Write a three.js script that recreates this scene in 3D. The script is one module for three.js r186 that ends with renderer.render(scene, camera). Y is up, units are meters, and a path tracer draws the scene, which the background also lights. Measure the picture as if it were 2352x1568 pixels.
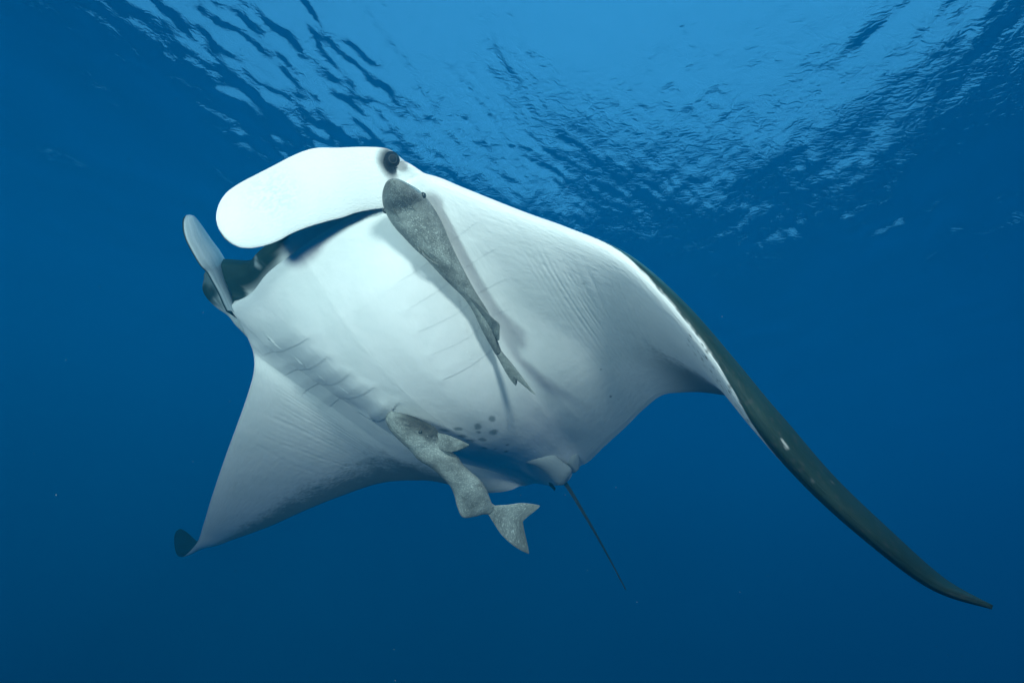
import * as THREE from 'three';
import { mergeGeometries, mergeVertices } from 'three/addons/utils/BufferGeometryUtils.js';

// ------------------------------------------------------------------ camera, sky, sun, exposure
const rad = THREE.MathUtils.degToRad, clamp = THREE.MathUtils.clamp, lerp = THREE.MathUtils.lerp, smooth = THREE.MathUtils.smoothstep;
const scene = new THREE.Scene();
const CAMERA_DEPTH = 10.2;                                   // metres under the water surface (y = 0)
const camera = new THREE.PerspectiveCamera(74, 1024 / 682, 0.05, 900);
camera.position.set(0, -CAMERA_DEPTH, 0);
camera.rotation.order = 'YXZ';
camera.rotation.set(rad(20), 0, rad(8));
camera.updateMatrixWorld(true);
scene.add(camera);

const renderer = new THREE.WebGLRenderer({ antialias: true });
renderer.toneMapping = THREE.LinearToneMapping;
renderer.toneMappingExposure = 1.0;
renderer.shadowMap.enabled = true;

// a clear, slightly hazy sea sky; below the horizon only the darkness of the open deep
{
  const W = 256, H = 128, data = new Float32Array(W * H * 4);
  for (let r = 0; r < H; r++) {
    const el = ((r + 0.5) / H - 0.5) * Math.PI, up = Math.max(0, Math.sin(el));
    for (let c = 0; c < W; c++) {
      const o = (r * W + c) * 4, k = Math.pow(up, 0.6);
      const col = el > 0 ? [lerp(0.72, 0.46, k), lerp(0.81, 0.67, k), lerp(0.92, 0.95, k)] : [0.0, 0.006, 0.02];
      data[o] = col[0]; data[o + 1] = col[1]; data[o + 2] = col[2]; data[o + 3] = 1;
    }
  }
  const sky = new THREE.DataTexture(data, W, H, THREE.RGBAFormat, THREE.FloatType);
  sky.mapping = THREE.EquirectangularReflectionMapping; sky.magFilter = THREE.LinearFilter; sky.needsUpdate = true;
  scene.background = sky; scene.environment = sky;
}
const sun = new THREE.DirectionalLight(new THREE.Color(1, 0.96, 0.9), 2.4);
sun.position.set(20, 36, -22); sun.target.position.set(0, -CAMERA_DEPTH, -3);
sun.castShadow = true; sun.shadow.radius = 6;               // softened by the waves it comes through
sun.shadow.mapSize.set(2048, 2048);
Object.assign(sun.shadow.camera, { left: -8, right: 8, top: 8, bottom: -8, near: 1, far: 120 });
scene.add(sun, sun.target);

// the water's own colour: it scatters blue, a little green and hardly any red
scene.fog = new THREE.FogExp2(new THREE.Color().setRGB(0.006, 0.47, 1.0), 0.055);

// ------------------------------------------------------------------ helpers
function rng(seed) { let s = seed >>> 0; return () => { s = (s + 0x6d2b79f5) | 0; let t = Math.imul(s ^ (s >>> 15), 1 | s); t = (t + Math.imul(t ^ (t >>> 7), 61 | t)) ^ t; return ((t ^ (t >>> 14)) >>> 0) / 4294967296; }; }
const hash2 = (x, y, s = 0) => { let h = Math.imul(x | 0, 374761393) ^ Math.imul(y | 0, 668265263) ^ Math.imul(s | 0, 2246822519); h = Math.imul(h ^ (h >>> 13), 1274126177); return ((h ^ (h >>> 16)) >>> 0) / 4294967296; };
function vnoise(x, y, s = 0, wrap = 0) {
  const ix = Math.floor(x), iy = Math.floor(y), fx = x - ix, fy = y - iy, u = fx * fx * fx * (fx * (fx * 6 - 15) + 10), v = fy * fy * fy * (fy * (fy * 6 - 15) + 10);
  const m = (k) => (wrap ? ((k % wrap) + wrap) % wrap : k), a = hash2(m(ix), m(iy), s), b = hash2(m(ix + 1), m(iy), s), c = hash2(m(ix), m(iy + 1), s), d = hash2(m(ix + 1), m(iy + 1), s);
  return lerp(lerp(a, b, u), lerp(c, d, u), v);
}
function fbm(x, y, oct = 4, s = 0, wrap = 0) { let v = 0, a = 0.5, n = 0; for (let i = 0; i < oct; i++) { v += a * vnoise(x, y, s + i * 17, wrap); n += a; a *= 0.5; x *= 2; y *= 2; wrap *= 2; } return v / n; }
function tag(o, label, category, group, kind) { if (label) o.userData.label = label; if (category) o.userData.category = category; if (group) o.userData.group = group; if (kind) o.userData.kind = kind; o.traverse((m) => { if (m.isMesh) { m.castShadow = true; m.receiveShadow = true; } }); return o; }
function dataTexture(W, H, fn, srgb = false, wrap = THREE.RepeatWrapping) {
  const d = new Uint8Array(W * H * 4);
  for (let y = 0; y < H; y++) for (let x = 0; x < W; x++) { const c = fn((x + 0.5) / W, (y + 0.5) / H), o = (y * W + x) * 4; d[o] = clamp(c[0], 0, 1) * 255; d[o + 1] = clamp(c[1], 0, 1) * 255; d[o + 2] = clamp(c[2], 0, 1) * 255; d[o + 3] = 255; }
  const t = new THREE.DataTexture(d, W, H, THREE.RGBAFormat); t.magFilter = THREE.LinearFilter; t.minFilter = THREE.LinearMipmapLinearFilter; t.wrapS = t.wrapT = wrap; if (srgb) t.colorSpace = THREE.SRGBColorSpace; t.needsUpdate = true; return t;
}

// ------------------------------------------------------------------ the sea surface, seen from below
const WIND = rad(28);
const waves = (() => {
  const r = rng(11), list = [];
  const bands = [[15, 4, 0.04, 0.8], [6.5, 6, 0.055, 1.0], [2.8, 9, 0.065, 1.0], [1.3, 12, 0.085, 1.1], [0.72, 14, 0.12, 1.1], [0.42, 14, 0.14, 1.2]];
  bands.forEach(([len, n, slope, spread], b) => { for (let i = 0; i < n; i++) { const l = len * (0.7 + 0.6 * r()), k = 2 * Math.PI / l, a = WIND + (r() - 0.5) * 2 * spread; list.push([k * Math.cos(a), k * Math.sin(a), slope * Math.sqrt(2 / n) / k, r() * 6.283, b, l]); } });
  return list;
})();
function waveHeight(x, z, cell) {
  let h = 0;
  const wx = x + 0.9 * (fbm(x * 0.3, z * 0.3, 2, 90) - 0.5), wz = z + 0.9 * (fbm(x * 0.3, z * 0.3, 2, 95) - 0.5);
  const rough = smooth(fbm(x * 0.13 + 3, z * 0.21 + 7, 3, 40), 0.34, 0.62), rough2 = smooth(fbm(x * 0.25, z * 0.42, 3, 47), 0.38, 0.64);
  for (const [kx, kz, a, p, b, l] of waves) {
    if (l < cell * 2.5) continue;
    const w = b < 2 ? 1 : b === 2 ? 0.45 + 0.9 * rough : (0.42 + 0.7 * rough) * (0.5 + 0.65 * rough2);
    const s = Math.sin(kx * wx + kz * wz + p);
    h += a * w * (b < 2 ? s : 1 - 2 * Math.pow(0.5 - 0.5 * s, 0.75));
  }
  return h;
}
{
  const NA = 1240, NR = 460, R0 = 1.2, R1 = 240, pos = new Float32Array((NA + 1) * (NR + 1) * 3), uv = new Float32Array((NA + 1) * (NR + 1) * 2), idx = [];
  for (let j = 0; j <= NR; j++) {
    const t = j / NR, rr = R0 * Math.pow(R1 / R0, Math.pow(t, 0.86)), cell = rr * Math.max(2 * Math.PI / NA, 0.0105);
    for (let i = 0; i <= NA; i++) {
      const a = (i / NA) * 2 * Math.PI, x = (j ? rr : 0) * Math.cos(a), z = (j ? rr : 0) * Math.sin(a) - 3, o = j * (NA + 1) + i;
      pos[o * 3] = x; pos[o * 3 + 1] = waveHeight(x, z, cell); pos[o * 3 + 2] = z; uv[o * 2] = x / 4.5; uv[o * 2 + 1] = z / 4.5;
    }
  }
  for (let j = 0; j < NR; j++) for (let i = 0; i < NA; i++) { const a = j * (NA + 1) + i, b = a + 1, c = a + NA + 1, d = c + 1; idx.push(a, b, c, b, d, c); }
  const g = new THREE.BufferGeometry();
  g.setAttribute('position', new THREE.BufferAttribute(pos, 3)); g.setAttribute('uv', new THREE.BufferAttribute(uv, 2)); g.setIndex(idx); g.computeVertexNormals();
  const ripple = dataTexture(1024, 1024, (u, v) => {
    const x = u * 16, y = v * 16, w = fbm(x, y, 2, 5, 16) * 1.6;
    const a = 1 - Math.abs(2 * fbm(x * 1 + w, y * 2 + w, 4, 3, 16) - 1), h = 0.65 * a + 0.35 * fbm(x * 3, y * 4, 3, 8, 48);
    return [h, h, h];
  });
  // ior below 1: air above seen from within water, so that flat views reflect the deep (total reflection) and steep ones show the sky
  const m = new THREE.MeshPhysicalMaterial({ name: 'water_skin', color: new THREE.Color().setRGB(0.13, 0.66, 0.95), roughness: 0.04, metalness: 0, transmission: 1, thickness: 0, ior: 0.752, side: THREE.DoubleSide, bumpMap: ripple, bumpScale: 0.012 });
  const water = new THREE.Mesh(g, m); water.name = 'water_surface'; scene.add(water);
  tag(water, 'rippled blue sea surface seen from below', 'water surface', null, 'structure');
  water.castShadow = false;
}
// ------------------------------------------------------------------ the manta's own frame: a = across towards its near wing, b = towards the tail, c = towards its back
const AX = { L: new THREE.Vector3(0.8463195, 0.42688299, 0.31861296), A: new THREE.Vector3(0.52607246, -0.57593985, -0.62573241), N: new THREE.Vector3(-0.08361262, 0.69718305, -0.71200051), t: new THREE.Vector3(0.05018907, -0.63499884, -2.75) };
const mantaMatrix = new THREE.Matrix4().makeBasis(AX.L, AX.A, AX.N).setPosition(AX.t).premultiply(camera.matrixWorld);
const EYE = new THREE.Vector3(-AX.L.dot(AX.t), -AX.A.dot(AX.t), -AX.N.dot(AX.t)), FOCAL = 784 / Math.tan(rad(37));   // photograph read at 2352 x 1568
const V = (a, b, c) => new THREE.Vector3(a, b, c);
function rayTo(px, py) { const d = V((px - 1176) / FOCAL, (784 - py) / FOCAL, -1); return V(AX.L.dot(d), AX.A.dot(d), AX.N.dot(d)); }
const atHeight = (px, py, c) => { const q = rayTo(px, py), s = (c - EYE.z) / q.z; return EYE.clone().addScaledVector(q, s); };
const atDepth = (px, py, d) => EYE.clone().addScaledVector(rayTo(px, py), d);
const onPlane = (px, py, a0, slope, b0) => { const q = rayTo(px, py), s = (a0 - EYE.x + slope * (EYE.y - b0)) / (q.x - slope * q.y); return EYE.clone().addScaledVector(q, s); };
const seen = (p) => { const d = p.clone().sub(EYE), x = AX.L.x * d.x + AX.A.x * d.y + AX.N.x * d.z, y = AX.L.y * d.x + AX.A.y * d.y + AX.N.y * d.z, z = AX.L.z * d.x + AX.A.z * d.y + AX.N.z * d.z; return [1176 + FOCAL * x / -z, 784 - FOCAL * y / -z, -z]; };
function spline(pts, x) {            // Catmull-Rom through pts (arrays or numbers) at a fractional index
  const n = pts.length - 1, i = clamp(Math.floor(x), 0, n - 1), f = clamp(x - i, 0, 1), P = (k) => pts[clamp(k, 0, n)];
  const one = (p0, p1, p2, p3) => 0.5 * (2 * p1 + (p2 - p0) * f + (2 * p0 - 5 * p1 + 4 * p2 - p3) * f * f + (3 * p1 - p0 - 3 * p2 + p3) * f * f * f);
  return typeof pts[0] === 'number' ? one(P(i - 1), P(i), P(i + 1), P(i + 2)) : pts[0].map((_, k) => one(P(i - 1)[k], P(i)[k], P(i + 1)[k], P(i + 2)[k]));
}
const arr = (v) => [v.x, v.y, v.z];

// leading and trailing edges, station by station from the midline (0) to each wing tip (15)
const edgeMid = [[[0, -1.655, 0.065], [0, 0.57, 0.0]], [[0.2, -1.645, 0.08], [0.07, 0.53, 0.0]], [[0.36, -1.61, 0.1], [0.15, 0.46, 0.02]], [[0.5, -1.61, 0.12], [0.245, 0.475, 0.04]]];
const nearWing = [...edgeMid,
  [arr(atHeight(985, 404, 0.1)), arr(atHeight(1392, 1016, -0.03))], [arr(atHeight(1060, 432, 0.07)), arr(atHeight(1432, 982, -0.09))],
  [arr(atHeight(1180, 481, 0.015)), arr(atHeight(1478, 940, -0.13))], [arr(atHeight(1290, 523, -0.055)), arr(atHeight(1520, 908, -0.18))],
  [arr(atHeight(1420, 582, -0.195)), arr(atHeight(1570, 901, -0.23))], [arr(atHeight(1540, 692, -0.4)), arr(atHeight(1625, 902, -0.29))],
  [arr(atHeight(1650, 832, -0.6)), arr(atHeight(1700, 916, -0.39))], [arr(atHeight(1752, 977, -0.8)), arr(atHeight(1768, 948, -0.62))],
  [arr(atHeight(1870, 1112, -0.96)), arr(atHeight(1906, 1098, -0.85))], [arr(atHeight(2005, 1236, -1.105)), arr(atHeight(2045, 1228, -1.03))],
  [arr(atHeight(2140, 1340, -1.21)), arr(atHeight(2170, 1335, -1.175))], [arr(atHeight(2278, 1394, -1.28)), arr(atHeight(2283, 1396, -1.279))]];
const flip = ([l, t]) => [[-l[0], l[1], l[2]], [-t[0], t[1], t[2]]];
const farWing = [...edgeMid.map(flip),
  [arr(atHeight(545, 722, 0.13)), [-0.3, 0.36, -0.02]], [arr(atHeight(577, 795, 0.1)), [-0.44, 0.22, -0.04]],
  [arr(atHeight(583, 845, 0.05)), arr(atHeight(1010, 1101, -0.02))], [arr(atHeight(570, 900, 0.02)), arr(atHeight(950, 1102, -0.01))],
  [arr(atHeight(545, 972, 0.0)), arr(atHeight(870, 1110, 0.0))], [arr(atHeight(520, 1040, 0.0)), arr(atHeight(780, 1140, 0.01))],
  [arr(atHeight(501, 1095, 0.0)), arr(atHeight(700, 1172, 0.01))], [arr(atHeight(483, 1150, 0.0)), arr(atHeight(620, 1208, 0.01))],
  [arr(atHeight(467, 1203, 0.0)), arr(atHeight(540, 1237, 0.01))], [arr(atHeight(450, 1248, 0.01)), arr(atHeight(486, 1254, 0.02))],
  [arr(atHeight(412, 1278, 0.09)), arr(atHeight(449, 1240, 0.15))], [arr(atHeight(394, 1234, 0.27)), arr(atHeight(417, 1205, 0.34))]];
const thickAt = [0.16, 0.16, 0.16, 0.16, 0.15, 0.14, 0.135, 0.13, 0.125, 0.12, 0.105, 0.09, 0.075, 0.06, 0.04, 0.006];
function edges(u) { const w = u >= 0 ? nearWing : farWing, x = Math.abs(u); const l = spline(w.map((e) => e[0]), x), t = spline(w.map((e) => e[1]), x);
  if (x > 14.2) { const r = Math.sqrt(Math.max(0.0004, 1 - ((x - 14.2) / 0.8) ** 2)); for (let k = 0; k < 3; k++) { const m = (l[k] + t[k]) / 2; l[k] = m + (l[k] - m) * r; t[k] = m + (t[k] - m) * r; } }
  return [l, t]; }
const halfFoil = (t) => (0.2969 * Math.sqrt(t) - 0.126 * t - 0.3516 * t * t + 0.2843 * t * t * t - 0.1036 * t * t * t * t) / 0.2;   // peaks at 0.5
function midPoint(u, t, E = edges(u)) {
  const [l, r] = E, p = V(lerp(l[0], r[0], t), lerp(l[1], r[1], t), lerp(l[2], r[2], t));
  return p;
}
function bellyBulge(a, b) {           // how far the belly hangs below the middle sheet
  const peak = spline([0.015, 0.09, 0.16, 0.205, 0.225, 0.22, 0.19, 0.145, 0.095, 0.055, 0.035, 0.02], clamp((b + 1.66) / 0.2, 0, 11));
  return peak * (1 - smooth(Math.abs(a), 0.12, 0.66 + 0.14 * smooth(b, -1.0, -0.4)));
}
const lipX = [1, 1.03, 1.06, 1.09, 1.12, 1.17, 1.23, 1.3, 1.4, 1.62], lipV = [[0, 0, 0], [-0.012, 0.014, 0.06], [-0.02, 0.03, 0.085], [-0.03, 0.045, 0.06], [-0.045, 0.055, 0], [-0.07, 0.1, 0], [-0.06, 0.15, 0], [0.02, 0.19, 0], [0.25, 0.23, 0], [0.8, 0.26, 0]];
function lipAt(x) { let i = 0; while (i < lipX.length - 2 && x > lipX[i + 1]) i++; const f = (x - lipX[i]) / (lipX[i + 1] - lipX[i]); return [0, 1, 2].map((k) => lerp(lipV[i][k], lipV[i + 1][k], f)); }
function skinPoint(u, x) {            // x: 0 trailing edge, 1 leading edge along the belly side, 2 trailing edge again along the back
  const E = edges(u), xx = x <= 1 ? x : 2 - x, side = x <= 1 ? -1 : 1, t = (1 + Math.cos(Math.PI * xx)) / 2, T = spline(thickAt, Math.abs(u));
  const p = midPoint(u, t, E), du = 0.02, dt = 0.01;
  const p1 = midPoint(Math.min(15, u + du), t), p0 = midPoint(Math.max(-15, u - du), t);
  const su = p1.sub(p0), st = V(E[1][0] - E[0][0], E[1][1] - E[0][1], E[1][2] - E[0][2]);
  const n = su.cross(st).normalize();
  if (Math.abs(u) < 4) n.lerp(V(0, 0, 1), 1 - smooth(Math.abs(u), 2.5, 4)).normalize();
  const ed = smooth(t, 0, 0.05) ** 0.5;
  let h = T * halfFoil(t) * (side < 0 ? 0.85 : 1) + 0.0025 * smooth(1 - t, 0, 0.03);
  if (side < 0) h += bellyBulge(p.x, p.y) * Math.sqrt(smooth(t, -0.005, 0.12));
  else h += 0.22 * Math.exp(-((p.x / (0.4 - 0.12 * smooth(-p.y, 1.0, 1.4))) ** 2)) * Math.sqrt(smooth(t, -0.01, 0.3)) * (1 - smooth(p.y, 0.1, 0.58));
  p.addScaledVector(n, side * h);
  const head = 1 - smooth(Math.abs(u), 3.3, 4.3);            // blunt head: lower lip, mouth recess, then the tall upper lip
  if (x > 1 && x < 1.62 && head > 0) {
    const k = lipAt(x), open = 1 - smooth(Math.abs(u), 2.2, 3.0), w = head * (1 - smooth(x, 1.36, 1.6));
    const tall = u < 0 ? lerp(0.5, 0.95, smooth(-u, 0.4, 2.8)) : lerp(0.5, 0.16, smooth(u, 0.3, 3)), fore = -0.085 * smooth(-u, 1.4, 2.9) * smooth(x, 1.06, 1.2);
    p.x = lerp(p.x, E[0][0], w * 0.6); p.y = lerp(p.y, E[0][1] + k[0] + fore + open * k[2] * lerp(0.3, 1, smooth(-u, -0.6, 1.2)), w); p.z = lerp(p.z, E[0][2] + k[1] * tall, w);
  }
  return { p, n: n.multiplyScalar(side), t };
}
// ------------------------------------------------------------------ skin: relief, pigments and the near hollow's painted shade
const coarse = (() => { const list = []; for (let u = -15; u <= 15.001; u += 0.1) for (let x = 0.02; x <= 1.0; x += 0.0125) { const { p, n } = skinPoint(u, x); const s = seen(p); list.push([s[0], s[1], s[2], p, n, u, x]); } return list; })();
function bellyAt(px, py) {            // the belly skin seen at a point of the photograph
  let best = null, bd = 1e9; const near = coarse.filter((k) => Math.abs(k[0] - px) < 40 && Math.abs(k[1] - py) < 40);
  const zmin = near.length ? Math.min(...near.map((k) => k[2])) : 0;
  for (const k of near) { const d = (k[0] - px) ** 2 + (k[1] - py) ** 2 + (k[2] - zmin > 0.5 ? 2000 : 0); if (d < bd) { bd = d; best = k; } }
  if (!best) { for (const k of coarse) { const d = (k[0] - px) ** 2 + (k[1] - py) ** 2; if (d < bd) { bd = d; best = k; } } }
  const q = rayTo(px, py), nn = best[4], s = nn.dot(best[3].clone().sub(EYE)) / nn.dot(q);       // meet the tangent plane there
  const p = EYE.clone().addScaledVector(q, Math.abs(s - best[2]) < 0.15 ? s : best[2]);
  return { p, n: nn, u: best[5], x: best[6] };
}
const gillPixels = [
  [[710, 773], [602, 817], [650, 806]], [[754, 814], [654, 862], [710, 846]], [[805, 853], [695, 906], [760, 884]], [[859, 886], [756, 936], [815, 912]], [[915, 922], [822, 948], [868, 939]],
  [[906, 652], [1100, 507], [1000, 592]], [[932, 709], [1144, 569], [1038, 648]], [[956, 765], [1163, 641], [1060, 712]], [[987, 817], [1169, 711], [1075, 776]], [[1015, 872], [1150, 788], [1085, 838]]];
const gills = gillPixels.map(([i, o, m]) => [i, m, o].map(([x, y]) => bellyAt(x, y).p));
const spotPixels = [[995, 210, 30, 20, 0.6], [890, 275, 32, 28, 0.5], [893, 315, 22, 13, 0.3], [1010, 315, 36, 25, 0.1], [925, 370, 32, 18, 0.4], [745, 290, 36, 15, 0.2], [770, 345, 42, 15, 0.2], [832, 376, 40, 14, 0.2], [640, 300, 42, 12, 0.2], [1110, 412, 17, 12, 0.1], [1100, 455, 19, 14, 0.1], [1020, 432, 15, 8, 0], [945, 435, 30, 10, 0.4]]
  .map(([x, y, w, h, r]) => [(1360 + x / 1.96) * 0.605, (1480 + y / 1.96) * 0.605, w / 1.96 * 0.605, h / 1.96 * 0.605, r])
  .concat([[1403, 910, 3.5, 3, 0], [1380, 848, 3, 2.6, 0], [617, 779, 3, 2.2, 0.5], [1340, 652, 2.4, 2, 0], [720, 1108, 3, 2, 0], [735, 1118, 2.4, 2, 0]])
  .map(([x, y, w, h, r]) => {
    const B = bellyAt(x, y), hit = (px, py) => { const q = rayTo(px, py); return EYE.clone().addScaledVector(q, B.n.dot(B.p.clone().sub(EYE)) / B.n.dot(q)).sub(B.p); };
    const e1 = hit(x + Math.cos(r), y + Math.sin(r)), e2 = hit(x - Math.sin(r), y + Math.cos(r)), g11 = e1.dot(e1), g12 = e1.dot(e2), g22 = e2.dot(e2), det = g11 * g22 - g12 * g12;
    return { p: B.p, e1, e2, g11, g12, g22, det, w: w * 0.95, h: h * 0.95, r: 2 * Math.max(w * Math.sqrt(g11), h * Math.sqrt(g22)) + 0.004 };
  });
function gillRelief(p) {
  let h = 0;
  gills.forEach((g, gi) => {
    for (let k = 0; k < 2; k++) {
      const a = g[k], b = g[k + 1], dx = b.x - a.x, dy = b.y - a.y, L2 = dx * dx + dy * dy, w = ((p.x - a.x) * dx + (p.y - a.y) * dy) / L2;
      if (w < (k ? 0 : -0.15) || w > (k ? 1.12 : 1)) continue;
      const L = Math.sqrt(L2), d = ((p.x - a.x) * dy - (p.y - a.y) * dx) / L * (gi < 5 ? 1 : -1);      // positive behind the slit
      if (Math.abs(d) > 0.12) continue;
      const along = (k + w) / 2, fade = smooth(along, -0.06, 0.1) * (1 - smooth(along, 0.94, 1.05)), last = gi % 5 === 4 ? 1.7 : 1;
      h += fade * last * (gi < 5 ? 0.85 : 0.38) * ((d < 0 ? 0.0026 * Math.exp(d / 0.03) : -0.0007 * Math.exp(-d / 0.006)) + (gi < 5 ? 0.005 : 0.003) * Math.exp(-((d + 0.045) ** 2) / 0.0011));
    }
  });
  return h;
}
const rootFolds = (p, u, t) => {      // fine stretched folds where the wings join the body
  const s = Math.abs(u), win = smooth(s, 5.2, 6.2) * (1 - smooth(s, 7.6, 9.2)) * smooth(t, 0.06, 0.2) * (1 - smooth(t, 0.55, 0.85));
  if (win <= 0) return 0;
  const k = fbm(u * 1.3, t * 2.2, 2, 61) * 3.2 + s * 6.4, w = Math.abs((k % 1 + 1) % 1 - 0.5) * 2;
  return -win * 0.0024 * Math.pow(1 - w, 3) * (0.4 + vnoise(k | 0, 3, 9) * 0.9);
};
const sideFolds = (p, u) => {         // creases and knobs along the inner ends of the gills
  let h = 0; for (const g of gills) { const d2 = (p.x - g[0].x) ** 2 + (p.y - g[0].y) ** 2; if (d2 < 0.004) h += 0.0018 * Math.exp(-d2 / 0.0005); }
  return h;
};
const mix3 = (a, b, k) => [lerp(a[0], b[0], k), lerp(a[1], b[1], k), lerp(a[2], b[2], k)];
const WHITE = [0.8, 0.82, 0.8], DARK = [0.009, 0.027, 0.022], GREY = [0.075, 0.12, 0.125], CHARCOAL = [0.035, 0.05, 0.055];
const SPOT = [0.13, 0.19, 0.2];
function skinNear(px, py, u0, u1, x0, x1) { let best, bd = 1e9; for (let u = u0; u <= u1; u += 0.05) for (let x = x0; x <= x1; x += 0.01) { const { p } = skinPoint(u, x), s = seen(p), d = (s[0] - px) ** 2 + (s[1] - py) ** 2; if (d < bd) { bd = d; best = p; } } return best; }
const scar = [skinNear(1799, 1014, 10, 13, 0.8, 1.3), skinNear(1810, 1030, 10, 13, 0.8, 1.3)], scratch = [skinNear(1868, 1106, 11, 13.5, 0.8, 1.35), skinNear(1914, 1110, 11, 13.5, 0.8, 1.35)], gum = skinNear(592, 606, -3.4, 0, 1.02, 1.3);
const toLine = (p, [a, b]) => { const d = b.clone().sub(a), w = clamp(p.clone().sub(a).dot(d) / d.lengthSq(), 0, 1); return a.clone().addScaledVector(d, w).distanceTo(p); };
function pigmentAndShade(p, u, x, t) {
  const s = Math.abs(u), grain = vnoise(p.x * 220, p.y * 220 + p.z * 90, 3), mott = fbm(p.x * 22, p.y * 22, 3, 7);
  let c = mix3(WHITE, [0.66, 0.71, 0.69], 0.45 * smooth(fbm(p.x * 4.1 + p.y * 3.3 + 1.2 * fbm(p.x * 3, p.y * 3, 2, 24), p.y * 4.1 - p.x * 3.3 + 1.2 * fbm(p.x * 3 + 9, p.y * 3, 2, 25), 5, 21), 0.36, 0.74) + 0.2 * (fbm(p.x * 52 + p.y * 41, p.y * 52 - p.x * 41, 2, 22) - 0.5));
  // dark back: wraps over the leading edge, its border ragged
  const border = 1 + (u > 0 ? lerp(0.1, -0.005, smooth(s, 6.0, 9.2)) - 0.3 * smooth(s, 9.8, 12.4) : lerp(0.12, 0.006, smooth(s, 6, 9)) - 0.025 * smooth(s, 11.5, 13)) + (mott - 0.5) * 0.008 + (grain - 0.5) * 0.012;
  let dk = smooth(x, border - 0.006, border + 0.012);
  if (s < 4.2) { const front = u < -2.2 ? lerp(1.095, 0.985, smooth(-u, 2.3, 3.0)) : lerp(1.17, 1.095, smooth(-u, -1, 1)); dk = lerp(smooth(x, front - 0.008, front + 0.012), dk, smooth(s, 3.4, 4.2)); }
  if (x < 1.0 && t > 0.4) {           // charcoal hind margin of the wing undersides, speckled towards its edge; near wing also has its hollow's shade painted in
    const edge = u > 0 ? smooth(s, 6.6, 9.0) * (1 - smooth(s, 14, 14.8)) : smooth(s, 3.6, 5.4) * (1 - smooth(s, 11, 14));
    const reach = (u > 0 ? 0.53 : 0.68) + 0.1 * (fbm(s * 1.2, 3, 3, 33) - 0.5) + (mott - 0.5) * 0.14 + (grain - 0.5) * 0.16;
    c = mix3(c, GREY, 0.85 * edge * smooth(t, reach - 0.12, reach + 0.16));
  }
  for (const sp of spotPixels) {
    const d = p.clone().sub(sp.p); if (x > 1 || d.lengthSq() > sp.r * sp.r) continue;
    const d1 = d.dot(sp.e1), d2 = d.dot(sp.e2), q = Math.hypot((d1 * sp.g22 - d2 * sp.g12) / sp.det / sp.w, (d2 * sp.g11 - d1 * sp.g12) / sp.det / sp.h) + (fbm(p.x * 60, p.y * 60, 2, 4) - 0.5) * 0.5;
    c = mix3(c, SPOT, 0.7 * (1 - smooth(q, 0.5, 1.3)));
  }
  c = mix3(c, mix3(DARK, [0.015, 0.041, 0.033], mott), dk);
  if (u > 9.5 && x > 0.78 && x < 1.4) {                     // old scars and fine scratches on the dark back of the near wing
    c = mix3(c, [0.4, 0.41, 0.39], 1 - smooth(toLine(p, scar) + (grain - 0.5) * 0.008, 0.0025, 0.007));
    c = mix3(c, [0.12, 0.13, 0.12], 0.8 * (1 - smooth(toLine(p, scratch), 0.001, 0.004)));
    c = mix3(c, [0.04, 0.05, 0.042], 0.7 * smooth(fbm(p.x * 60 + p.z * 160, p.y * 160, 3, 55), 0.66, 0.76));
  }
  if (u < 0 && s < 4 && x > 1) c = mix3(c, [0.34, 0.4, 0.41], 0.9 * (1 - smooth(p.distanceTo(gum) + (mott - 0.5) * 0.05, 0.012, 0.036)));
  return c;
}
const skinBump = dataTexture(512, 512, (u, v) => { const h = 0.85 * fbm(u * 32, v * 32, 4, 14, 32) + 0.15 * fbm(u * 8, v * 96, 2, 15, 8); return [h, h, h]; });
const skinMaterial = new THREE.MeshPhysicalMaterial({ name: 'manta_skin', color: 0xffffff, vertexColors: true, roughness: 0.62, specularIntensity: 0.35, bumpMap: skinBump, bumpScale: 0.0015, side: THREE.DoubleSide });

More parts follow.
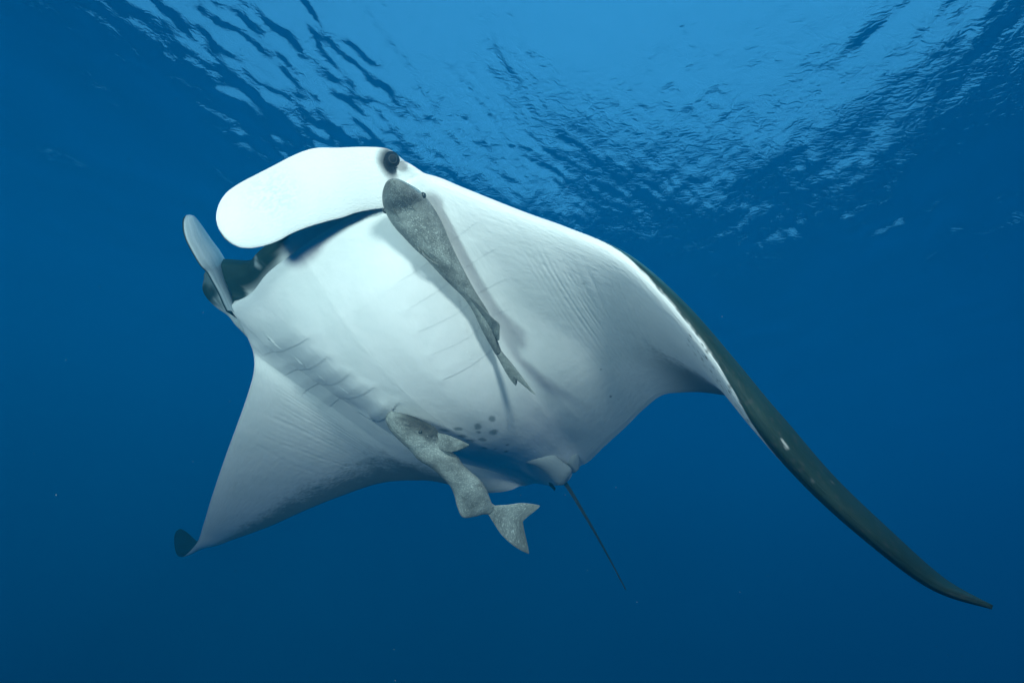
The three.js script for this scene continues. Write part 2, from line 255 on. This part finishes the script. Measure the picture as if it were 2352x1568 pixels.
const manta = new THREE.Group(); manta.name = 'manta_ray';
mantaMatrix.decompose(manta.position, manta.quaternion, manta.scale);
scene.add(manta);
{
  const us = []; for (let u = -15; u < -9; u += 0.05) us.push(u); for (let u = -9; u < -6.5; u += 0.05) us.push(u); for (let u = -6.5; u < 6.5; u += 0.036) us.push(u); for (let u = 6.5; u < 9; u += 0.05) us.push(u); for (let u = 9; u <= 15.0001; u += 0.05) us.push(Math.min(u, 15));
  const xs = []; for (let i = 0; i <= 640; i++) xs.push(i / 640); for (let i = 1; i <= 110; i++) xs.push(1 + i / 110);
  const nu = us.length, nx = xs.length, pos = new Float32Array(nu * nx * 3), col = new Float32Array(nu * nx * 3), uv = new Float32Array(nu * nx * 2), idx = [];
  us.forEach((u, i) => xs.forEach((x, j) => {
    const k = i * nx + j, { p, n, t } = skinPoint(u, x), c = pigmentAndShade(p, u, x, t);
    if (x <= 1 && x > 0.03) { const h = Math.abs(u) < 6.5 ? gillRelief(p) + sideFolds(p, u) : 0; p.addScaledVector(n, h + rootFolds(p, u, t)); }
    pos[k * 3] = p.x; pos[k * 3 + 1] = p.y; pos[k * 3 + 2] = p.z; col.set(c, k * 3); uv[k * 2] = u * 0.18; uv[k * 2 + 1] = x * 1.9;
  }));
  for (let i = 0; i < nu - 1; i++) for (let j = 0; j < nx - 1; j++) { const a = i * nx + j, b = a + 1, c = a + nx, d = c + 1; idx.push(a, b, c, b, d, c); }
  const g = new THREE.BufferGeometry();
  g.setAttribute('position', new THREE.BufferAttribute(pos, 3)); g.setAttribute('color', new THREE.BufferAttribute(col, 3)); g.setAttribute('uv', new THREE.BufferAttribute(uv, 2)); g.setIndex(idx); g.computeVertexNormals();
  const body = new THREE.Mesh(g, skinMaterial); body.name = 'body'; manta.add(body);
}
tag(manta, 'giant white-bellied manta ray swimming up with one wing curled down', 'manta ray');
// ------------------------------------------------------------------ head fins, eyes, tail and pelvic fins
const Z1 = ([x, y]) => [(640 + x / 2.119) * 0.60494, (500 + y / 2.119) * 0.60494];
function resample(pts, n) {           // n + 1 points evenly along a polyline of 3-D points, smoothed
  const c = new THREE.CatmullRomCurve3(pts, false, 'centripetal'); return c.getSpacedPoints(n);
}
function sheet(top, bottom, { n = 120, m = 26, thick = 0.012, bulge = 0.03, colour, fork, faceTowards = EYE }) {
  const T = resample(top, n), B = resample(bottom, n), pos = [], col = [], uv = [], idx = [], M = 2 * m;
  for (let i = 0; i <= n; i++) {
    const w = (T[Math.min(n, i + 1)].clone().sub(T[Math.max(0, i - 1)])).add(B[Math.min(n, i + 1)].clone().sub(B[Math.max(0, i - 1)])), across = B[i].clone().sub(T[i]), width = across.length();
    const nn = w.cross(across).normalize(); const mid = T[i].clone().add(B[i]).multiplyScalar(0.5); if (nn.dot(faceTowards.clone().sub(mid)) < 0) nn.negate();
    const th = Math.min(thick, width * 0.3);
    for (let j = 0; j < M; j++) {
      const a = (j / M) * 2 * Math.PI, q = 0.5 - 0.5 * Math.cos(a), sd = Math.sin(a), r = Math.abs(2 * q - 1);
      const p = T[i].clone().lerp(B[i], q).addScaledVector(nn, Math.sign(sd) * th * Math.pow(Math.abs(sd), 0.6) + bulge * Math.min(1, width / 0.2) * (1 - r * r));
      if (fork) p.addScaledVector(fork, Math.pow(i / n, 1.3) * (1 - r * r) * (0.35 + 0.65 * (1 - r)));
      pos.push(p.x, p.y, p.z); col.push(...colour(p, i / n, q, sd > 0.12)); uv.push(i / n * 3, j / M * 3);
    }
  }
  for (let i = 0; i < n; i++) for (let j = 0; j < M; j++) { const a = i * M + j, b = i * M + (j + 1) % M, c = a + M, d = b + M; idx.push(a, c, b, b, c, d); }
  const g = new THREE.BufferGeometry(); g.setAttribute('position', new THREE.Float32BufferAttribute(pos, 3)); g.setAttribute('color', new THREE.Float32BufferAttribute(col, 3)); g.setAttribute('uv', new THREE.Float32BufferAttribute(uv, 2)); g.setIndex(idx); g.computeVertexNormals(); return g;
}
const part = (name, g, m, parent) => { const o = new THREE.Mesh(g, m); o.name = name; o.castShadow = o.receiveShadow = true; parent.add(o); return o; };
const nearEye = atDepth(900, 366, 1.6);
{ // the unrolled fin on the near side of the mouth, from behind the eye to its broad round end
  const deep = (list, d0, d1) => list.map((z, i) => { const [x, y] = Z1(z), k = clamp((1750 - z[0]) / 1370, -0.2, 1); return atDepth(x, y, lerp(d0, d1, Math.max(0, k)) + (k < 0 ? -k * 0.9 : 0)); });
  const top = deep([[2010, 320], [1960, 285], [1870, 212], [1800, 155], [1740, 130], [1580, 120], [1350, 127], [1200, 128], [1100, 150], [980, 200], [850, 268], [700, 345], [560, 420], [460, 495], [405, 580], [381, 680], [392, 755], [418, 812], [447, 852]], 1.6, 1.5);
  const bottom = deep([[1960, 640], [1900, 625], [1820, 615], [1745, 615], [1600, 632], [1500, 655], [1400, 690], [1300, 715], [1120, 768], [1000, 815], [900, 870], [830, 900], [720, 930], [640, 938], [570, 930], [500, 897], [470, 874], [449, 855]], 1.67, 1.5);
  const stain = atDepth(...Z1([830, 500]), 1.53);
  const colour = (p, i, q, outer) => {
    if (!outer) return CHARCOAL;
    let c = mix3(WHITE, [0.74, 0.77, 0.75], 0.5 * smooth(fbm(p.x * 9, p.y * 9 + p.z * 9, 3, 71), 0.45, 0.75));
    const d = p.distanceTo(stain), sp = fbm(i * 90, q * 44, 4, 72);
    c = mix3(c, [0.36, 0.37, 0.31], 0.42 * (1 - smooth(d + (sp - 0.5) * 0.08, 0.02, 0.15)) * smooth(sp, 0.3, 0.75));
    const e = p.distanceTo(nearEye), er = e + (fbm(p.x * 40, p.z * 40, 2, 73) - 0.5) * 0.012 - Math.max(0, p.y - nearEye.y) * 0.25;
    return mix3(c, CHARCOAL, 0.95 * (1 - smooth(er, 0.028, 0.066)));
  };
  const fin = part('cephalic_fin', sheet(top, bottom, { n: 240, m: 130, thick: 0.009, bulge: 0.01, colour }), skinMaterial, manta); fin.userData.label = 'broad white head fin unrolled beside the mouth';
}
function eyeball(at, out, r) {
  const e = part('eye', new THREE.SphereGeometry(r, 32, 20), new THREE.MeshPhysicalMaterial({ name: 'eye_globe', color: new THREE.Color().setRGB(0.012, 0.018, 0.022), roughness: 0.6, specularIntensity: 0.3 }), manta);
  e.position.copy(at); e.scale.set(1, 1, 1);
  const iris = part('iris', new THREE.TorusGeometry(r * 0.5, r * 0.06, 12, 32), new THREE.MeshStandardMaterial({ name: 'iris_rim', color: new THREE.Color().setRGB(0.02, 0.028, 0.032), roughness: 0.6 }), e);
  iris.position.copy(out.clone().multiplyScalar(r * 0.84)); iris.quaternion.setFromUnitVectors(V(0, 0, 1), out);
  return e;
}
{ const out = EYE.clone().sub(nearEye).normalize(); eyeball(nearEye.clone().addScaledVector(out, 0.006), V(out.x + 0.2, out.y, out.z).normalize(), 0.027); }
{ // the head fin on the far side, standing up edge-on beyond the mouth
  const P = (z) => { const [x, y] = Z1(z); return onPlane(x, y, -0.5, -0.4, -1.65); };
  const top = [[560, 1500], [540, 1440], [510, 1370], [480, 1280], [465, 1190], [460, 1120], [445, 1040], [400, 960], [340, 880], [290, 810], [240, 740], [190, 682], [160, 668]].map(P);
  const bottom = [[470, 1440], [440, 1380], [400, 1290], [350, 1200], [310, 1130], [260, 1080], [200, 985], [170, 930], [145, 880], [125, 820], [117, 770], [119, 710], [138, 672]].map(P);
  const colour = (p, i, q, outer) => { const st = fbm(q * 26, i * 3, 3, 81), rim = 1 - smooth(q + (st - 0.5) * 0.06, 0.1, 0.2); return outer ? mix3(mix3([0.36, 0.42, 0.44], [0.46, 0.52, 0.54], smooth(st, 0.35, 0.7)), [0.78, 0.8, 0.79], rim) : DARK; };
  const fin = part('cephalic_fin', sheet(top, bottom, { n: 110, m: 24, thick: 0.014, bulge: 0.02, colour }), skinMaterial, manta); fin.userData.label = 'grey streaked head fin standing up beyond the mouth';
}
{ // far cheek with its eye
  const P = (z, a0) => { const [x, y] = Z1(z); return onPlane(x, y, a0, -0.3, -1.65); };
  const top = [[640, 1560], [560, 1470], [520, 1380], [490, 1290], [455, 1200], [400, 1120], [330, 1080]].map((z) => P(z, -0.52));
  const bottom = [[640, 1640], [560, 1560], [480, 1482], [400, 1422], [322, 1345], [282, 1275], [283, 1160]].map((z) => P(z, -0.56));
  const spot = P([305, 1300], -0.55);
  const colour = (p, i, q, outer) => { const e = p.distanceTo(spot) + (fbm(p.x * 30, p.y * 30, 2, 84) - 0.5) * 0.02, c = mix3([0.5, 0.56, 0.56], GREY, smooth(i + (fbm(q * 20, i * 4, 3, 85) - 0.5) * 0.4, 0.45, 0.75)); return mix3(c, DARK, 1 - smooth(e, 0.025, 0.05)); };
  part('cheek', sheet(top, bottom, { n: 70, m: 20, thick: 0.03, bulge: 0.03, colour }), skinMaterial, manta);
}
{ // whip tail
  const pts = [V(0, 0.42, 0.03), V(0, 0.58, 0.015), onPlane(1345, 1185, 0, 0, 0), onPlane(1392, 1268, 0, 0, 0), onPlane(1437, 1353, 0, 0, 0)];
  const c = new THREE.CatmullRomCurve3(pts, false, 'centripetal'), g = new THREE.TubeGeometry(c, 160, 1, 14), p = g.attributes.position, q = new THREE.Vector3(), col = [];
  for (let i = 0; i <= 160; i++) { const o = c.getPointAt(i / 160), r = lerp(0.021, 0.0042, Math.pow(i / 160, 0.55)); for (let j = 0; j <= 14; j++) { const k = i * 15 + j; q.fromBufferAttribute(p, k).sub(o).multiplyScalar(r).add(o); p.setXYZ(k, q.x, q.y, q.z); const w = smooth(-Math.cos(j / 14 * 2 * Math.PI) + (fbm(i * 0.2, j, 2, 91) - 0.5), 0.45, 0.8); col.push(...mix3([0.045, 0.06, 0.062], [0.2, 0.25, 0.25], w)); } }
  g.setAttribute('color', new THREE.Float32BufferAttribute(col, 3)); g.computeVertexNormals();
  part('tail', g, skinMaterial, manta);
}
{ // pelvic fins: two soft lobes on either side of the tail root
  const Z3 = ([x, y]) => [(1360 + x / 1.96) * 0.60494, (1480 + y / 1.96) * 0.60494], P = (z, c) => { const [x, y] = Z3(z); return atHeight(x, y, c); };
  const pale = (p, i, q, outer) => (outer ? mix3([0.46, 0.52, 0.52], GREY, 0.5 * smooth(i + (fbm(p.x * 30, p.y * 30, 3, 95) - 0.5) * 0.5, 0.7, 1)) : GREY);
  part('pelvic_fin', sheet([[1180, 470], [1260, 445], [1350, 440], [1440, 470], [1520, 530], [1590, 590], [1580, 620], [1545, 670]].map((z) => P(z, -0.05)), [[1190, 520], [1260, 545], [1330, 570], [1390, 610], [1440, 660], [1480, 700], [1505, 706], [1530, 690]].map((z) => P(z, -0.085)), { n: 60, m: 18, thick: 0.012, bulge: 0.022, colour: pale }), skinMaterial, manta);
  part('pelvic_fin', sheet([[1500, 480], [1560, 465], [1620, 470], [1645, 500], [1652, 540], [1640, 575]].map((z) => P(z, 0.0)), [[1540, 560], [1570, 590], [1595, 610], [1605, 615], [1612, 610], [1625, 595]].map((z) => P(z, -0.02)), { n: 40, m: 14, thick: 0.008, bulge: 0.01, colour: pale }), skinMaterial, manta);
  part('pelvic_fin', sheet([[1200, 545], [1270, 560], [1330, 600], [1390, 650], [1440, 695], [1468, 735]].map((z) => P(z, -0.03)), [[1203, 565], [1250, 600], [1310, 630], [1380, 675], [1430, 712], [1465, 745]].map((z) => P(z, 0.0)), { n: 40, m: 12, thick: 0.007, bulge: 0.008, colour: (p, i, q, o) => (o && q < 0.45 ? CHARCOAL : GREY) }), skinMaterial, manta);
}
tag(manta, 'giant white-bellied manta ray swimming up with one wing curled down', 'manta ray');
// ------------------------------------------------------------------ the diver's two strobes, one on each side of the lens, outside the frame: the only lamps here, they whiten the belly and throw the fishes' double shadows
function strobe(x, y, z, tx, ty, tz, power, tint, label) {
  const hue = new THREE.Color().setRGB(...tint);
  const g = new THREE.Group(); g.name = numbered('dive_strobe'); scene.add(g);
  const at = V(x, y, z).applyMatrix4(camera.matrixWorld), to = V(tx, ty, tz).applyMatrix4(camera.matrixWorld);
  g.position.copy(at); g.lookAt(to);                        // +z points at the manta
  const shell = new THREE.MeshStandardMaterial({ name: 'strobe_shell', color: new THREE.Color().setRGB(0.02, 0.02, 0.022), roughness: 0.5 });
  const lamp = new THREE.MeshStandardMaterial({ name: 'strobe_lamp', color: new THREE.Color().setRGB(0.8, 0.8, 0.8), emissive: hue, emissiveIntensity: 2 });
  const prof = [[0, -0.16], [0.035, -0.16], [0.05, -0.15], [0.055, -0.1], [0.055, -0.02], [0.068, 0], [0.068, 0.012], [0.06, 0.012], [0.055, 0.0], [0, 0]].map(([r, h]) => new THREE.Vector2(r, h));
  const body = new THREE.Mesh(new THREE.LatheGeometry(prof, 32).rotateX(Math.PI / 2), shell); body.name = 'housing'; g.add(body);
  const face = new THREE.Mesh(new THREE.CylinderGeometry(0.05, 0.05, 0.004, 32).rotateX(Math.PI / 2).translate(0, 0, 0.006), lamp); face.name = 'flash_lamp'; g.add(face);
  const light = new THREE.SpotLight(hue, power, 0, rad(52), 0.85, 2);
  light.position.set(0, 0, 0.02); light.target.position.set(0, 0, 1); light.castShadow = true; light.shadow.radius = 9; g.add(light, light.target);
  tag(g, label, 'strobe', 'pair of underwater camera strobes');
}
const names = new Map();
function numbered(n) { const k = names.get(n) ?? 0; names.set(n, k + 1); return k ? `${n}_${String(k).padStart(3, '0')}` : n; }
strobe(-1.35, 0.45, 0.3, -0.78, -0.2, -2.3, 14, [0.7, 1.0, 0.98], 'black underwater strobe on the side of the broad white head fin');
strobe(0.5, 1.3, 0.25, 0.15, 0.0, -2.1, 19, [0.8, 1.0, 0.965], 'black underwater strobe on the side of the curled wing');
// ------------------------------------------------------------------ remoras riding under the manta
const fishSkin = (seed, light) => {
  const map = dataTexture(1024, 1024, (u, v) => {
    const m = fbm(u * 20, v * 10, 4, seed), f = vnoise(u * 300, v * 170, seed + 5), f2 = vnoise(u * 190 + 7, v * 110, seed + 9), b = fbm(u * 7, v * 4, 3, seed + 2), fine = vnoise(u * 420, v * 260, seed + 12);
    let k = 0.185 + 0.2 * (m - 0.45) + 0.16 * (b - 0.45) + 0.05 * (fine - 0.5); k += 0.27 * smooth(f, 0.7, 0.93) * smooth(b, 0.36, 0.6) + 0.1 * smooth(f2, 0.74, 0.94); k -= 0.05 * smooth(1 - f2, 0.7, 0.95); k *= light;
    const s = Math.pow(clamp(k, 0.01, 1), 1 / 2.2); return [s * 0.95, s * 1.0, s * 0.97];
  }, true);
  const bump = dataTexture(512, 512, (u, v) => { const h = fbm(u * 64, v * 32, 3, seed + 30, 64); return [h, h, h]; });
  return new THREE.MeshPhysicalMaterial({ name: 'remora_skin', color: 0xffffff, map, vertexColors: true, roughness: 0.55, specularIntensity: 0.4, bumpMap: bump, bumpScale: 0.0012, side: THREE.DoubleSide });
};
// sides: [[leftX, leftY, rightX, rightY], ...] from snout to tail root in photograph points; gap(i): metres in front of the belly
function fishBody(sides, depthAt, flat, tint = () => 1, n = 160, m = 64) {
  const C = [], Wd = [], H = [];
  sides.forEach(([lx, ly, rx, ry], i) => { const d = depthAt(i / (sides.length - 1), (lx + rx) / 2, (ly + ry) / 2), l = atDepth(lx, ly, d), r = atDepth(rx, ry, d); C.push(arr(l.clone().add(r).multiplyScalar(0.5))); Wd.push(arr(r.clone().sub(l).multiplyScalar(0.5))); H.push(flat[Math.min(i, flat.length - 1)]); });
  const pos = [], uv = [], col = [], idx = [], frames = [];
  for (let i = 0; i <= n; i++) {
    const x = i / n * (sides.length - 1), c = V(...spline(C, x)), w = V(...spline(Wd, x)), c1 = V(...spline(C, Math.min(sides.length - 1, x + 0.05))), c0 = V(...spline(C, Math.max(0, x - 0.05)));
    const tan = c1.sub(c0).normalize(), half = w.length(); let up = tan.clone().cross(w).normalize(); if (up.dot(EYE.clone().sub(c)) < 0) up.negate();
    const h = half * spline(H, x); frames.push({ c, w, up, h, half, tan });
    for (let j = 0; j <= m; j++) { const a = j / m * 2 * Math.PI, ca = Math.cos(a), sa = Math.sin(a), p = c.clone().addScaledVector(w, Math.sign(ca) * Math.pow(Math.abs(ca), 0.9)).addScaledVector(up, h * Math.sign(sa) * Math.pow(Math.abs(sa), 0.95)); pos.push(p.x, p.y, p.z); uv.push(i / n * 1.0, j / m); const k = tint(i / n, ca, sa); col.push(k, k, k); }
  }
  for (let i = 0; i < n; i++) for (let j = 0; j < m; j++) { const a = i * (m + 1) + j, b = a + 1, c = a + m + 1, d = c + 1; idx.push(a, c, b, b, c, d); }
  for (const [ring, dir] of [[0, 1], [n, -1]]) { const k = pos.length / 3, f = frames[ring]; const p = f.c.clone().addScaledVector(f.tan, -dir * f.half * 0.25); pos.push(p.x, p.y, p.z); uv.push(ring / n, 0.5); col.push(1, 1, 1); for (let j = 0; j < m; j++) { const a = ring * (m + 1) + j; dir > 0 ? idx.push(k, a, a + 1) : idx.push(k, a + 1, a); } }
  const g = new THREE.BufferGeometry(); g.setAttribute('position', new THREE.Float32BufferAttribute(pos, 3)); g.setAttribute('uv', new THREE.Float32BufferAttribute(uv, 2)); g.setAttribute('color', new THREE.Float32BufferAttribute(col, 3)); g.setIndex(idx); g.computeVertexNormals();
  return { g, frames };
}
function finSheet(edgeA, edgeB, depthA, depthB, thick = 0.004, n = 40, m = 10, bulge = 0, fork) {      // a thin fin spanned between two edges
  const g = sheet(edgeA.map(([x, y], i) => atDepth(x, y, depthA(i / (edgeA.length - 1)))), edgeB.map(([x, y], i) => atDepth(x, y, depthB(i / (edgeB.length - 1)))), { n, m, thick, bulge, fork, colour: () => [1, 1, 1] });
  const u = g.attributes.uv; for (let i = 0; i < u.count; i++) u.setXY(i, 0.2 + u.getX(i) * 0.08, u.getY(i) * 0.13); return g;
}
function groove(frames, pts, r, name, parent, m) {       // a line lying on the flank: [along 0..1, side -1..1] points
  const P = pts.map(([s, k]) => { const f = frames[Math.round(s * (frames.length - 1))], a = Math.acos(clamp(k, -0.98, 0.98)); return f.c.clone().addScaledVector(f.w, Math.cos(a)).addScaledVector(f.up, f.h * Math.pow(Math.sin(a), 0.95) * 1.0); });
  return part(name, new THREE.TubeGeometry(new THREE.CatmullRomCurve3(P), 50, r, 6), m, parent);
}
const eyeMaterial = new THREE.MeshPhysicalMaterial({ name: 'fish_eye', color: new THREE.Color().setRGB(0.03, 0.04, 0.04), roughness: 0.3 });
{ // the one pressed along the belly beside the near gills
  const Z2 = ([a, b, c, d]) => [(1240 + a / 1.633) * 0.60494, (600 + b / 1.633) * 0.60494, (1240 + c / 1.633) * 0.60494, (600 + d / 1.633) * 0.60494], q2 = (l) => l.map(([x, y]) => { const k = Z2([x, y, 0, 0]); return [k[0], k[1]]; });
  const sides = [[388, 140, 425, 132], [362, 165, 470, 146], [344, 230, 545, 190], [352, 300, 606, 235], [385, 370, 660, 305], [430, 435, 705, 380], [490, 500, 735, 445], [545, 558, 765, 520], [610, 615, 797, 590], [670, 680, 827, 650], [730, 745, 860, 712], [790, 805, 892, 772], [850, 865, 930, 840], [890, 920, 965, 893], [920, 975, 1000, 950], [948, 1035, 1030, 1015], [980, 1100, 1042, 1078], [1014, 1160, 1062, 1135], [1045, 1215, 1082, 1190]].map(Z2);
  const group = new THREE.Group(); group.name = 'remora'; group.position.copy(manta.position); group.quaternion.copy(manta.quaternion); scene.add(group);
  const skin = fishSkin(200, 1.0);
  const gap = sides.map((_, i) => lerp(0.055, 0.075, smooth(i, 5, 18)));
  const D0 = sides.map(([lx, ly, rx, ry], i) => { const s = seen(bellyAt((lx + rx) / 2, (ly + ry) / 2).p); return s[2] - gap[i]; }); D0[0] = D0[1] = D0[2] = Math.min(D0[2], D0[3], 1.47);
  for (let k = 0; k < 3; k++) for (let i = 1; i < D0.length - 1; i++) D0[i] = (D0[i - 1] + 2 * D0[i] + D0[i + 1]) / 4;
  const dAt = (s) => spline(D0, s * (D0.length - 1));
  const { g, frames } = fishBody(sides, (s) => dAt(s), [0.5, 0.5, 0.5, 0.5, 0.55, 0.6, 0.68, 0.75, 0.8, 0.85, 0.9, 0.95, 1, 1, 1, 1, 1, 0.9, 0.8]);
  part('body', g, skin, group);
  const jaw = [[0.06, -0.75], [0.13, -0.6], [0.22, -0.45], [0.3, -0.42]], jaw2 = [[0.05, 0.1], [0.12, 0.18], [0.2, 0.38], [0.28, 0.62], [0.31, 0.85]], jaw3 = [[0.08, -0.1], [0.18, 0.0], [0.28, 0.02], [0.36, -0.05]];
  for (const [k, sd] of [[0.165, 0.97], [0.19, -0.97]]) { const f = frames[Math.round(k * 160)], e = part('eye', new THREE.SphereGeometry(0.011, 20, 14), eyeMaterial, group); e.position.copy(f.c).addScaledVector(f.w, sd); }
  [jaw, jaw2, jaw3].forEach((l) => groove(frames, l, 0.0011, 'jaw_fold', group, skin));
  const d = (k) => () => dAt(k) - 0.035;
  part('pelvic_fin', finSheet(q2([[600, 520], [660, 560], [720, 600], [772, 636]]), q2([[640, 590], [680, 620], [720, 645], [768, 640]]), (s) => dAt(0.42 + 0.12 * s) - 0.05, (s) => dAt(0.42 + 0.12 * s) - 0.05, 0.004), skin, group);
  part('pelvic_fin', finSheet(q2([[560, 540], [620, 610], [680, 650], [735, 668]]), q2([[590, 590], [630, 630], [680, 662], [728, 672]]), (s) => dAt(0.4 + 0.14 * s) - 0.048, (s) => dAt(0.4 + 0.14 * s) - 0.048, 0.004), skin, group);
  part('anal_fin', finSheet(q2([[880, 850], [940, 905], [1000, 962], [1040, 1000], [1072, 1030], [1072, 1080], [1070, 1128]]), q2([[890, 880], [940, 940], [985, 1000], [1010, 1040], [1030, 1070], [1045, 1100], [1062, 1130]]), (s) => dAt(0.68 + 0.25 * s) - 0.04, (s) => dAt(0.68 + 0.25 * s) - 0.01, 0.003), skin, group);
  const cd = (k) => (s) => dAt(1) - k * s;
  const notch1 = atDepth(...q2([[1183, 1372]])[0], dAt(1)).sub(atDepth(...q2([[1233, 1439]])[0], dAt(1)));
  part('caudal_fin', finSheet(q2([[1066, 1170], [1100, 1215], [1150, 1275], [1200, 1340], [1250, 1408], [1295, 1468]]), q2([[1036, 1190], [1060, 1235], [1085, 1280], [1110, 1325], [1140, 1372], [1172, 1410]]), cd(0.03), cd(-0.02), 0.005, 50, 16, 0, notch1), skin, group);
  tag(group, 'speckled grey remora lying along the belly with its forked tail trailing', 'remora', 'remoras under the manta');
}
{ // the one hanging below the belly, its tail fin spread
  const k3 = (x, y) => [(1360 + x / 1.96) * 0.60494, (1480 + y / 1.96) * 0.60494], Z3 = ([a, b, c, d]) => [...k3(a, b), ...k3(c, d)], q3 = (l) => l.map(([x, y]) => k3(x, y));
  const sides = [[208, 190, 245, 158], [203, 225, 300, 168], [232, 290, 410, 200], [285, 350, 520, 252], [345, 405, 588, 305], [392, 452, 612, 372], [440, 505, 680, 460], [525, 560, 738, 500], [590, 615, 785, 565], [640, 662, 850, 622], [688, 720, 908, 672], [716, 790, 948, 728], [736, 870, 970, 780], [775, 945, 984, 815], [855, 943, 992, 838], [930, 925, 1004, 850], [968, 925, 1020, 860]].map(Z3);
  const group = new THREE.Group(); group.name = 'remora_001'; group.position.copy(manta.position); group.quaternion.copy(manta.quaternion); scene.add(group);
  const skin = fishSkin(300, 1.25), D1 = sides.map(([lx, ly, rx, ry]) => seen(bellyAt((lx + rx) / 2, (ly + ry) / 2).p)[2]), near = Math.min(...D1.slice(0, 5)) - 0.1; for (let i = 0; i < D1.length; i++) D1[i] = near + i * 0.008;
  for (let k = 0; k < 4; k++) for (let i = 1; i < D1.length - 1; i++) D1[i] = (D1[i - 1] + 2 * D1[i] + D1[i + 1]) / 4;
  const D = (s) => spline(D1, s * (D1.length - 1));
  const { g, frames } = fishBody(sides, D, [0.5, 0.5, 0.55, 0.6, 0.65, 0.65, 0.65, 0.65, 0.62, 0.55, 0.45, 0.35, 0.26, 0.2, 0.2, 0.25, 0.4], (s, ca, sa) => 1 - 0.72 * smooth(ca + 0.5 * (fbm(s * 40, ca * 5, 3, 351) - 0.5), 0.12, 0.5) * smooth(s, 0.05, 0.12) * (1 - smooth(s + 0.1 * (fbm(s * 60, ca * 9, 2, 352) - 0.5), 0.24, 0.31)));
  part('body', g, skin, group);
  groove(frames, [[0.03, -0.55], [0.12, -0.62], [0.2, -0.55], [0.28, -0.1], [0.31, 0.45]], 0.0012, 'jaw_fold', group, skin);
  groove(frames, [[0.05, -0.1], [0.14, -0.25], [0.22, -0.2]], 0.0009, 'jaw_fold', group, skin);
  const f2 = frames[Math.round(0.2 * 160)], e2 = part('eye', new THREE.SphereGeometry(0.009, 20, 14), eyeMaterial, group); e2.position.copy(f2.c).addScaledVector(f2.w, 0.45).addScaledVector(f2.up, f2.h * 0.84);
  part('pectoral_fin', finSheet(q3([[592, 318], [660, 334], [750, 368], [800, 392], [826, 408]]), q3([[600, 440], [660, 462], [715, 460], [780, 436], [824, 414]]), (s) => D(0.3) - 0.02 - 0.05 * s, (s) => D(0.34) - 0.03 - 0.04 * s, 0.0035), fishSkin(340, 0.95), group);
  part('pectoral_fin', finSheet(q3([[470, 490], [540, 540], [600, 585], [625, 612]]), q3([[430, 500], [500, 545], [570, 590], [618, 610]]), (s) => D(0.42) - 0.01, (s) => D(0.42) + 0.02, 0.003), skin, group);
  const notch2 = atDepth(...k3(1225, 975), D(1)).sub(atDepth(...k3(1313, 1041), D(1)));
  part('caudal_fin', finSheet(q3([[975, 868], [1040, 858], [1110, 854], [1210, 841], [1300, 848], [1354, 860]]), q3([[955, 905], [1005, 985], [1060, 1068], [1120, 1130], [1200, 1188], [1271, 1221]]), (s) => D(1) - 0.03 * s, (s) => D(1) + 0.02 * s, 0.006, 60, 24, 0, notch2), skin, group);
  tag(group, 'pale speckled remora hanging below the belly with its tail fin spread', 'remora', 'remoras under the manta');
}
// ------------------------------------------------------------------ marine snow: fine pale specks adrift in the water
{
  const r = rng(77), g = new THREE.IcosahedronGeometry(1, 1), n = 2600, m = new THREE.MeshStandardMaterial({ name: 'speck', color: new THREE.Color().setRGB(0.4, 0.46, 0.45), roughness: 0.8 });
  const im = new THREE.InstancedMesh(g, m, n), M = new THREE.Matrix4(), q = new THREE.Quaternion(), e = new THREE.Euler();
  for (let i = 0; i < n; i++) {
    const far = i < 400, x = (r() - 0.5) * (far ? 60 : 9), y = far ? -r() * 30 - 2 : -CAMERA_DEPTH + (r() - 0.45) * 6, z = far ? (r() - 0.5) * 60 : -1.3 - r() * 6, s = (far ? 0.003 : 0.0007 + 0.0012 * r() * r());
    M.compose(new THREE.Vector3(x, Math.min(y, -0.4), z), q.setFromEuler(e.set(r() * 6, r() * 6, r() * 6)), new THREE.Vector3(s, s * (0.5 + 0.6 * r()), s * (0.6 + 0.8 * r())));
    im.setMatrixAt(i, M);
  }
  im.name = 'marine_snow'; scene.add(im);
  tag(im, 'fine pale plankton specks adrift in the blue water', 'plankton', null, 'stuff');
}
renderer.render(scene, camera);
